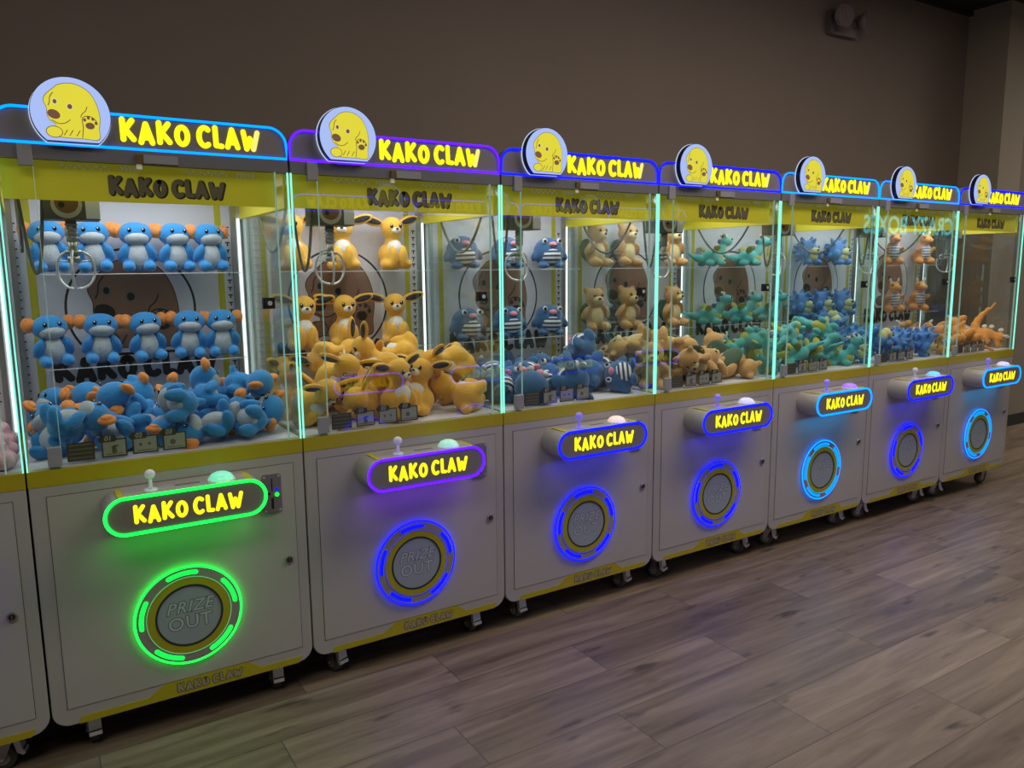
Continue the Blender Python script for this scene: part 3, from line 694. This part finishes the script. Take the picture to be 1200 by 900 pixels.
#PILES_BEGIN
PILES = {
 0: ('H', [(0.371, 0.083, 0.971, 0.966, -0.054, -0.015, -0.254), (0.564, 0.082, 0.971, 0.996, -0.05, -0.033, 0.064), (0.744, 0.072, 0.973, 0.952, -0.093, -0.047, -0.287), (0.185, 0.407, 1.079, 0.218, 0.55, 0.671, -0.446), (0.58, 0.283, 1.024, 0.822, 0.513, 0.177, -0.172), (0.747, 0.219, 0.972, 0.995, -0.053, -0.038, 0.079), (0.115, 0.412, 1.078, 0.03, -0.549, 0.671, 0.497), (0.596, 0.411, 0.971, 0.966, -0.03, -0.039, 0.253), (0.746, 0.423, 0.971, 0.958, -0.045, -0.018, -0.281), (0.414, 0.57, 0.971, 0.933, -0.035, -0.044, 0.355), (0.563, 0.592, 0.971, 0.985, 0.006, -0.032, 0.171), (0.772, 0.595, 1.036, 0.446, 0.581, -0.218, -0.645)]),
 1: ('A', [(0.098, 0.136, 0.984, 0.873, -0.337, -0.165, -0.311), (0.298, 0.073, 1.012, 0.776, -0.481, -0.368, -0.175), (0.321, 0.235, 1.047, 0.066, -0.402, 0.647, -0.644), (0.726, 0.034, 1.038, 0.697, -0.419, -0.484, -0.321), (0.723, 0.277, 1.006, 0.535, 0.098, 0.558, -0.627), (0.101, 0.281, 0.996, 0.716, -0.475, 0.14, 0.493), (0.293, 0.431, 1.012, 0.547, 0.071, -0.602, 0.578), (0.444, 0.414, 1.012, 0.322, 0.268, 0.543, -0.727), (0.66, 0.277, 1.068, 0.498, 0.443, -0.65, -0.366), (0.773, 0.356, 1.012, 0.793, -0.424, -0.433, -0.064), (0.097, 0.516, 0.973, 0.834, -0.111, -0.008, -0.541), (0.26, 0.595, 1.054, 0.085, 0.64, -0.268, -0.715), (0.386, 0.68, 1.061, 0.639, 0.765, -0.079, -0.033), (0.61, 0.499, 1.059, 0.092, 0.108, -0.755, -0.64), (0.704, 0.486, 1.047, 0.64, -0.727, 0.228, 0.097), (0.259, 0.508, 1.002, 0.427, -0.11, -0.211, 0.872), (0.32, 0.526, 1.13, 0.451, 0.627, -0.357, 0.525), (0.529, 0.391, 0.984, 0.767, -0.366, 0.052, 0.524), (0.548, 0.44, 1.114, 0.219, 0.682, -0.335, 0.612), (0.355, 0.303, 1.041, 0.287, -0.222, -0.278, 0.89), (0.485, 0.018, 1.13, 0.564, -0.445, -0.523, -0.459), (0.549, 0.14, 1.087, 0.646, -0.231, 0.321, 0.653), (0.653, 0.301, 1.153, 0.659, 0.62, 0.266, 0.333), (0.066, 0.065, 1.085, 0.602, -0.513, 0.414, -0.45), (0.636, 0.09, 1.047, 0.565, -0.435, -0.626, 0.315)]),
 2: ('B', [(0.072, 0.228, 1.015, 0.885, 0.426, 0.085, 0.17), (0.323, 0.218, 1.029, 0.226, 0.422, 0.429, -0.766), (0.419, 0.095, 0.994, 0.976, 0.043, -0.039, 0.209), (0.519, 0.159, 0.979, 0.866, -0.078, 0.091, -0.485), (0.783, 0.057, 1.025, 0.515, -0.577, 0.063, 0.63), (0.088, 0.397, 0.974, 0.654, -0.016, -0.018, -0.757), (0.283, 0.486, 1.06, 0.594, 0.671, 0.118, -0.427), (0.378, 0.245, 1.008, 0.775, -0.409, 0.154, 0.457), (0.633, 0.249, 1.036, 0.759, -0.488, -0.405, -0.149), (0.785, 0.283, 0.999, 0.91, -0.295, -0.216, -0.195), (0.082, 0.621, 0.98, 0.919, 0.077, 0.032, 0.385), (0.266, 0.578, 0.974, 1.0, 0.014, -0.0, 0.001), (0.454, 0.536, 0.976, 0.921, -0.045, -0.027, -0.386), (0.595, 0.534, 0.976, 0.82, -0.06, -0.025, -0.569), (0.761, 0.479, 0.985, 0.83, -0.23, 0.02, 0.507), (0.194, 0.41, 1.205, 0.746, -0.132, 0.64, 0.129), (0.197, 0.304, 1.103, 0.89, 0.443, 0.109, 0.006), (0.446, 0.174, 1.131, 0.688, -0.042, -0.384, -0.614), (0.635, 0.391, 1.222, 0.22, -0.653, -0.366, 0.626), (0.814, 0.245, 1.163, 0.693, 0.369, -0.513, -0.347)]),
 3: ('C', [(0.078, 0.157, 0.999, 0.883, -0.323, 0.227, 0.256), (0.225, 0.126, 0.983, 0.533, 0.015, -0.253, 0.807), (0.397, 0.065, 1.077, 0.389, -0.803, -0.029, -0.451), (0.639, 0.24, 0.976, 0.647, -0.009, 0.018, -0.762), (0.805, 0.079, 1.062, 0.667, -0.449, -0.594, -0.017), (0.095, 0.452, 0.978, 0.305, 0.037, -0.209, 0.928), (0.445, 0.433, 1.061, 0.589, -0.08, -0.734, 0.329), (0.473, 0.437, 1.113, 0.281, -0.566, 0.743, 0.222), (0.647, 0.357, 1.102, 0.39, -0.883, 0.168, 0.202), (0.72, 0.27, 1.095, 0.487, -0.648, 0.586, 0.012), (0.087, 0.593, 0.975, 0.816, -0.149, 0.094, -0.55), (0.315, 0.629, 1.023, 0.02, 0.411, 0.332, -0.849), (0.444, 0.566, 1.107, 0.348, -0.916, 0.046, 0.197), (0.564, 0.58, 0.987, 0.91, -0.144, 0.243, -0.303), (0.789, 0.604, 1.061, 0.089, 0.54, 0.504, -0.669), (0.263, 0.278, 0.976, 0.925, -0.145, -0.125, 0.329), (0.255, 0.504, 1.104, 0.063, 0.413, 0.777, -0.472), (0.399, 0.21, 0.999, 0.791, -0.369, -0.139, -0.467), (0.746, 0.373, 1.19, 0.54, -0.81, -0.156, -0.166)]),
 4: ('D', [(0.113, 0.147, 0.983, 0.934, 0.099, -0.036, -0.343), (0.252, 0.163, 0.979, 0.945, -0.216, -0.24, 0.052), (0.447, 0.116, 1.06, 0.79, 0.294, -0.48, -0.244), (0.629, 0.167, 0.991, 0.682, -0.206, -0.426, 0.557), (0.689, 0.248, 1.081, 0.541, 0.75, -0.226, 0.307), (0.085, 0.44, 1.033, 0.072, -0.023, 0.735, -0.673), (0.299, 0.351, 1.013, 0.851, -0.139, -0.404, -0.304), (0.304, 0.183, 1.033, 0.673, -0.687, 0.26, -0.085), (0.57, 0.34, 1.001, 0.624, -0.008, -0.55, 0.555), (0.827, 0.392, 1.078, 0.175, 0.726, -0.284, -0.602), (0.092, 0.679, 1.01, 0.661, 0.214, 0.446, -0.564), (0.262, 0.449, 1.033, 0.653, -0.682, -0.253, -0.211), (0.425, 0.478, 1.004, 0.801, -0.48, -0.318, -0.162), (0.537, 0.676, 1.082, 0.542, 0.757, -0.205, 0.302), (0.774, 0.526, 0.992, 0.878, -0.335, -0.319, -0.122), (0.244, 0.301, 1.192, 0.534, -0.629, -0.468, 0.314), (0.299, 0.388, 1.07, 0.597, -0.449, 0.098, -0.657), (0.204, 0.227, 1.178, 0.234, -0.536, 0.541, -0.605), (0.489, 0.546, 1.174, 0.561, 0.771, 0.281, 0.104), (0.638, 0.26, 1.016, 0.141, 0.231, 0.188, 0.944)]),
 5: ('E', [(0.055, 0.098, 1.017, 0.479, 0.277, 0.417, 0.721), (0.339, 0.158, 1.067, 0.484, 0.713, 0.196, -0.468), (0.41, 0.088, 1.067, 0.765, -0.264, 0.555, -0.192), (0.535, 0.163, 1.043, 0.059, 0.625, 0.284, 0.724), (0.771, 0.123, 0.979, 0.975, -0.022, -0.042, 0.215), (0.179, 0.324, 1.054, 0.675, -0.546, 0.349, 0.354), (0.253, 0.226, 1.04, 0.451, -0.553, -0.122, -0.69), (0.468, 0.215, 1.076, 0.628, -0.611, -0.378, -0.298), (0.512, 0.469, 0.995, 0.356, -0.067, 0.172, -0.916), (0.764, 0.34, 1.017, 0.241, 0.139, -0.481, -0.831), (0.047, 0.634, 1.051, 0.624, 0.094, 0.633, -0.448), (0.252, 0.549, 0.987, 0.926, -0.088, -0.081, -0.357), (0.363, 0.494, 1.017, 0.932, -0.259, 0.165, -0.192), (0.544, 0.601, 0.982, 0.885, 0.12, 0.06, 0.446), (0.756, 0.59, 1.124, 0.164, -0.869, -0.422, 0.199), (0.184, 0.293, 1.196, 0.033, -0.88, -0.32, 0.349), (0.294, 0.083, 1.206, 0.44, -0.695, 0.391, 0.412), (0.667, 0.357, 1.214, 0.516, -0.395, -0.757, 0.068), (0.676, 0.186, 1.206, 0.47, -0.721, -0.204, -0.467)]),
 6: ('F', [(0.071, 0.149, 0.985, 0.97, -0.036, 0.192, -0.146), (0.159, 0.094, 1.117, 0.707, -0.233, 0.623, -0.24), (0.387, 0.042, 1.012, 0.531, -0.343, -0.245, -0.736), (0.615, 0.219, 1.022, 0.855, 0.419, -0.135, -0.275), (0.724, 0.142, 1.0, 0.951, 0.251, 0.046, 0.175), (0.043, 0.344, 1.018, 0.721, 0.325, 0.252, 0.558), (0.276, 0.318, 0.994, 0.951, -0.282, -0.102, 0.07), (0.449, 0.292, 1.048, 0.756, -0.45, -0.409, -0.244), (0.551, 0.331, 0.986, 0.627, -0.166, 0.029, -0.76), (0.782, 0.25, 1.08, 0.468, -0.259, -0.732, -0.422), (0.164, 0.544, 0.995, 0.958, -0.048, -0.282, 0.015), (0.341, 0.588, 1.02, 0.119, 0.424, 0.128, -0.889), (0.41, 0.585, 0.989, 0.965, -0.06, 0.243, -0.077), (0.631, 0.515, 1.016, 0.572, 0.27, -0.229, -0.739), (0.76, 0.502, 0.977, 0.744, -0.077, 0.033, 0.663), (0.191, 0.345, 1.169, 0.887, -0.455, -0.07, -0.043)]),
 7: ('G', [(0.058, 0.136, 1.035, 0.729, -0.044, 0.65, -0.211), (0.339, 0.035, 1.056, 0.861, -0.445, 0.205, 0.134), (0.381, 0.192, 1.063, 0.117, -0.782, -0.007, -0.613), (0.734, 0.252, 1.049, 0.764, 0.619, 0.18, 0.02), (0.186, 0.244, 1.051, 0.843, -0.389, -0.369, -0.05), (0.328, 0.499, 1.015, 0.746, 0.024, 0.485, -0.456), (0.611, 0.434, 1.032, 0.602, 0.086, -0.507, 0.611), (0.712, 0.287, 1.033, 0.857, -0.387, 0.289, 0.179), (0.274, 0.683, 1.035, 0.534, 0.277, -0.587, 0.542)]),
}
#PILES_END
# ------------------------------------------------------------------ the setting
def slab(name, x0, x1, y0, y1, z0, z1, mat):
    b = MB(); b.box(x0, x1, y0, y1, z0, z1, mat); return struct(name, b.mesh(name))
XC, YB, YC, CEIL = 7.41, 1.27, .92, 3.80
slab('floor', -5, 18, -6.2, 3, -.10, 0, 'floor_planks')
slab('wall_back', -5, XC, YB, YB+.12, 0, CEIL, 'wall_paint')
slab('wall_right', XC, 7.80, YC, YB+.12, 0, CEIL, 'column_lit_paint')
slab('wall_far', 7.80, 18, YC+.06, YB+.12, 0, CEIL, 'column_light')
slab('wall_front', -5, 18, -6.2, -6.08, 0, CEIL, 'wall_paint')
slab('wall_left', -5.1, -5, -6.2, YB+.12, 0, CEIL, 'wall_paint')
slab('ceiling', -5.1, 18, -6.2, YB+.12, CEIL, CEIL+.1, 'ceiling_dark')
slab('trim_1', -5, XC, YB-.035, YB, CEIL-.05, CEIL, 'ceiling_dark')
slab('baseboard_back', -5, XC-.012, YB-.012, YB, 0, .11, 'baseboard_black')
slab('baseboard_right', XC-.012, 7.80, YC-.012, YC, 0, .11, 'baseboard_black')
slab('baseboard_far', 7.80, 18, YC+.048, YC+.06, 0, .11, 'baseboard_black')

# emergency light on the back wall
em = thing('emergency_light', 'grey twin-head emergency light fixed high on the dark back wall', 'emergency light', (5.57, YB+.002, 3.41))
b = MB(); b.prism(rrect(-.17, .17, -.085, .085, .02), -.055, 0, 'fixture_plastic'); b.cyl((.02, -.055, -.055), (.02, -.058, -.055), .008, 'eye_glint', 10)
link('housing', bevel_mesh(b.mesh('housing'), .006), em)
for s, yaw in ((-1, -.25), (1, .35)):
    b = MB(); b.cyl((0, .0, 0), (0, -.075, 0), .045, 'fixture_plastic', 24, .085); b.cyl((0, .03, 0), (0, 0, 0), .03, 'fixture_plastic', 16)
    hd = link('lamp_head', b.mesh('lamp_head'), em, (s*.125, -.075, .012), yaw)
    b = MB(); b.disc(0, 0, .078, -.081, -.0745, 'fixture_lens', 28)
    for k in range(-2, 3): b.box(-.07, .07, -.083, -.080, k*.026-.001, k*.026+.001, 'fixture_plastic'); b.box(k*.026-.001, k*.026+.001, -.083, -.080, -.07, .07, 'fixture_plastic')
    link('lens', b.mesh('lens'), hd)

# ------------------------------------------------------------------ machines of the row
SPEC = [  # header, console, prize ring, button, joystick, caster turn, label, short name
 ('blue', 'blue', 'blue', 'button_mint', 'stick_clear', (.9, 1.3), 'white claw machine cut by the left picture edge, holding pink plush', 'leftmost machine'),
 ('azure', 'green', 'green', 'button_green', 'stick_clear', (.05, -.05), 'white claw machine with green-lit console and green prize ring, blue orange-eared plush inside', 'green-lit machine'),
 ('violet', 'violet', 'blue', 'button_mint', 'stick_clear', (.35, .1), 'white claw machine with violet header outline, yellow long-eared plush inside', 'violet-outlined machine'),
 ('blue', 'blue', 'blue', 'button_pink', 'stick_violet', (.1, .3), 'white claw machine lit blue throughout, navy round plush with banded bellies inside', 'navy-plush machine'),
 ('blue', 'blue', 'blue', 'button_lilac', 'stick_violet', (.35, .4), 'white claw machine lit blue throughout, tan bear plush inside', 'tan-plush machine'),
 ('cyan', 'cyan', 'cyan', 'button_violet', 'stick_violet', (.5, .4), 'white claw machine with cyan header, console and prize ring, teal dragon plush inside', 'all-cyan machine'),
 ('cyan', 'blue', 'blue', 'button_blue', 'stick_clear', (.9, .9), 'white claw machine with cyan header but blue console and ring, blue fluffy plush inside', 'blue-fluff machine'),
 ('blue', 'cyan', 'cyan', 'button_lilac', 'stick_violet', (.6, 1.3), 'white claw machine at the right end, blue header, cyan console, orange dinosaur plush inside', 'rightmost machine'),
]
for i, s in enumerate(SPEC):
    machine((i-1)*W, 0, 0, s[6], s[0], s[1], s[2], s[3], s[4], s[5], 'white claw machines in the row')
# the facing row across the aisle, out of frame, which the glass of this row mirrors
for k, hd in enumerate(('blue', 'violet', 'blue', 'azure')):
    machine(1.52+.85+k*W, -2.2, PI, 'white claw machine of the facing row, seen mirrored in the glass', hd, ('violet', 'blue', 'blue', 'violet')[k], 'blue', 'button_mint', 'stick_clear', (.2, .4), 'machines of the facing row')
# cyan wall sign on the far side of the room, mirrored in the glass of the right machines
sg = thing('wall_sign', 'cyan lit wall sign across the room, mirrored in the right-hand glass', 'sign', (14.1, -6.08, 2.30), PI)
b = MB(); vs, fs = font_polys('CRAZY BOXES', .46, offset=.012); b.add([(x, -.045, z) for x, z, _ in vs], fs, 'sign_cyan'); link('sign_lettering', b.mesh('sign_lettering', False), sg)
b = MB(); b.prism(rrect(-1.75, 1.75, -.30, .30, .05), -.04, 0, 'header_grey'); link('sign_board', b.mesh('sign_board'), sg)
sg.location.x = 14.7

# ------------------------------------------------------------------ plush toys on the shelves and in the piles
ORD = ['first', 'second', 'third', 'fourth', 'fifth', 'sixth', 'seventh', 'eighth', 'ninth', 'tenth']
def place_words(i, n):
    if n == 1: return 'on its own'
    if i == 0: return 'leftmost'
    if i == n-1: return 'rightmost'
    return ORD[i]+' from left'
SHELF = {1: ((.137, .285, .428, .562, .688), (.120, .275, .437, .588, .718)), 2: ((.190, .402, .640), (.205, .392, .640)), 3: ((.150, .400, .652), (.165, .405, .652)),
         4: ((.105, .315, .660), (.110, .325, .670)), 5: ((.140, .460), (.130, .400, .640)), 6: ((.180, .500), (.130, .345, .580)), 7: ((.250, .640), (.300, .600))}
KOF = {1: 'A', 2: 'B', 3: 'C', 4: 'D', 5: 'E', 6: 'F', 7: 'G'}
for mi, rows in SHELF.items():
    kd = KOF[mi]; look = KINDDEF[kd][2]; short = SPEC[mi][7]
    for ri, xs in enumerate(rows):
        for i, x in enumerate(xs):
            yaw = rnd.uniform(-.25, .25)+(.15 if kd in 'BC' else .0)+(-1.15 if kd == 'E' else 0)+(.75 if kd == 'G' else 0)
            tilt = rnd.uniform(-.06, .06); dz = .0015
            q = Quaternion((0, 0, 1), -yaw) @ Quaternion((0, 1, 0), tilt)
            z = (1.570, 1.228)[ri]+dz+abs(tilt)*.03
            make_plush(kd, ((mi-1)*W+x, .598 if kd not in 'EG' else .585, z), q, f'{look} on {("upper", "lower")[ri]} shelf of the {short}, {place_words(i, len(xs))}', f'{look} toys on the shelves')
for mi, (kd, poses) in PILES.items():
    look = KINDDEF[kd][2]; short = SPEC[mi][7]; x0 = (mi-1)*W
    ctr = []
    for p in poses:
        q = Quaternion(p[3:7]); c = Vector(p[:3])+q @ Vector((0, 0, .09)); ctr.append((c, q))
    top = [k for k in range(len(poses)) if ctr[k][0].z > 1.13]
    rows = {'on top': top}
    rest = sorted((k for k in range(len(poses)) if k not in top), key=lambda k: ctr[k][0].y)
    nr = 3 if len(rest) > 8 else 2; per = math.ceil(len(rest)/nr)
    for r in range(nr): rows[('front row', 'middle row', 'back row')[r] if nr == 3 else ('front row', 'back row')[r]] = rest[r*per:(r+1)*per]
    for rn, ks in rows.items():
        ks = sorted(ks, key=lambda k: ctr[k][0].x)
        for j, k in enumerate(ks):
            p = poses[k]; q = ctr[k][1]; up = q @ Vector((0, 0, 1)); fc = q @ Vector((0, -1, 0))
            pose = 'upright' if up.z > .75 else 'face up' if fc.z > .6 else 'face down' if fc.z < -.6 else 'head down' if up.z < -.6 else 'on its side'
            make_plush(kd, (x0+p[0], p[1], p[2]), q, f'{look} {pose} in pile of {short}, {rn}, {place_words(j, len(ks))}', f'{look} toys in the pile')

# ------------------------------------------------------------------ light
def area(name, loc, rot, sx, sy, power, col=(1, 1, 1), spread=PI):
    l = bpy.data.lights.new(name, 'AREA'); l.shape = 'RECTANGLE'; l.size = sx; l.size_y = sy; l.energy = power; l.color = col; l.spread = spread
    o = bpy.data.objects.new(name, l); C.objects.link(o); o.location = loc; o.rotation_euler = rot; return o
for i in range(8): area('machine_lamp', ((i-1)*W+.425, .33, 1.900), (0, 0, 0), .62, .40, 2.7, (.95, .97, 1))
GLOW = {'green': (.03, 1, .06), 'blue': (.03, .03, 1), 'violet': (.25, .05, 1), 'cyan': (.0, .45, 1)}
for i, s in enumerate(SPEC): area('console_wash_fill', ((i-1)*W+.434, -.070, .758), (-.35, 0, 0), .44, .09, .55, GLOW[s[1]])  # added lamps beneath the consoles to strengthen the neon wash on the doors
area('ceiling_lamp', (3.9, -1.5, 3.7), (0, 0, 0), 4.0, .9, 84, (1, .85, .70))
area('ceiling_lamp', (11.0, -.9, 3.7), (0, 0, 0), 2.0, 1.5, 165, (1, .88, .75))
area('ceiling_lamp', (-.8, -2.6, 3.7), (0, 0, 0), 2.5, 1.0, 42, (1, .96, .78))
w = bpy.data.worlds.new('World'); bpy.context.scene.world = w; w.use_nodes = True
w.node_tree.nodes['Background'].inputs['Color'].default_value = (.02, .02, .022, 1)

# ------------------------------------------------------------------ camera
cam = bpy.data.cameras.new('Camera'); co = bpy.data.objects.new('Camera', cam); C.objects.link(co)
r = Vector((.84526193, -.5342674, -.00951905)); u = Vector((.08706335, .12012268, .98893403)); f = Vector((.52721176, .83673705, -.14805024))
co.matrix_world = Matrix(((r.x, u.x, -f.x, .03515686), (r.y, u.y, -f.y, -2.71408185), (r.z, u.z, -f.z, 1.57410448), (0, 0, 0, 1)))
cam.sensor_fit = 'HORIZONTAL'; cam.sensor_width = 36; cam.lens = 905.9*36/1200; cam.clip_start = .02
sc = bpy.context.scene; sc.camera = co
sc.view_settings.view_transform = 'Standard'; sc.view_settings.look = 'None'; sc.view_settings.exposure = 0
sc.cycles.transparent_max_bounces = 40; sc.cycles.max_bounces = 8; sc.cycles.use_denoising = True
sc.cycles.sample_clamp_indirect = 4
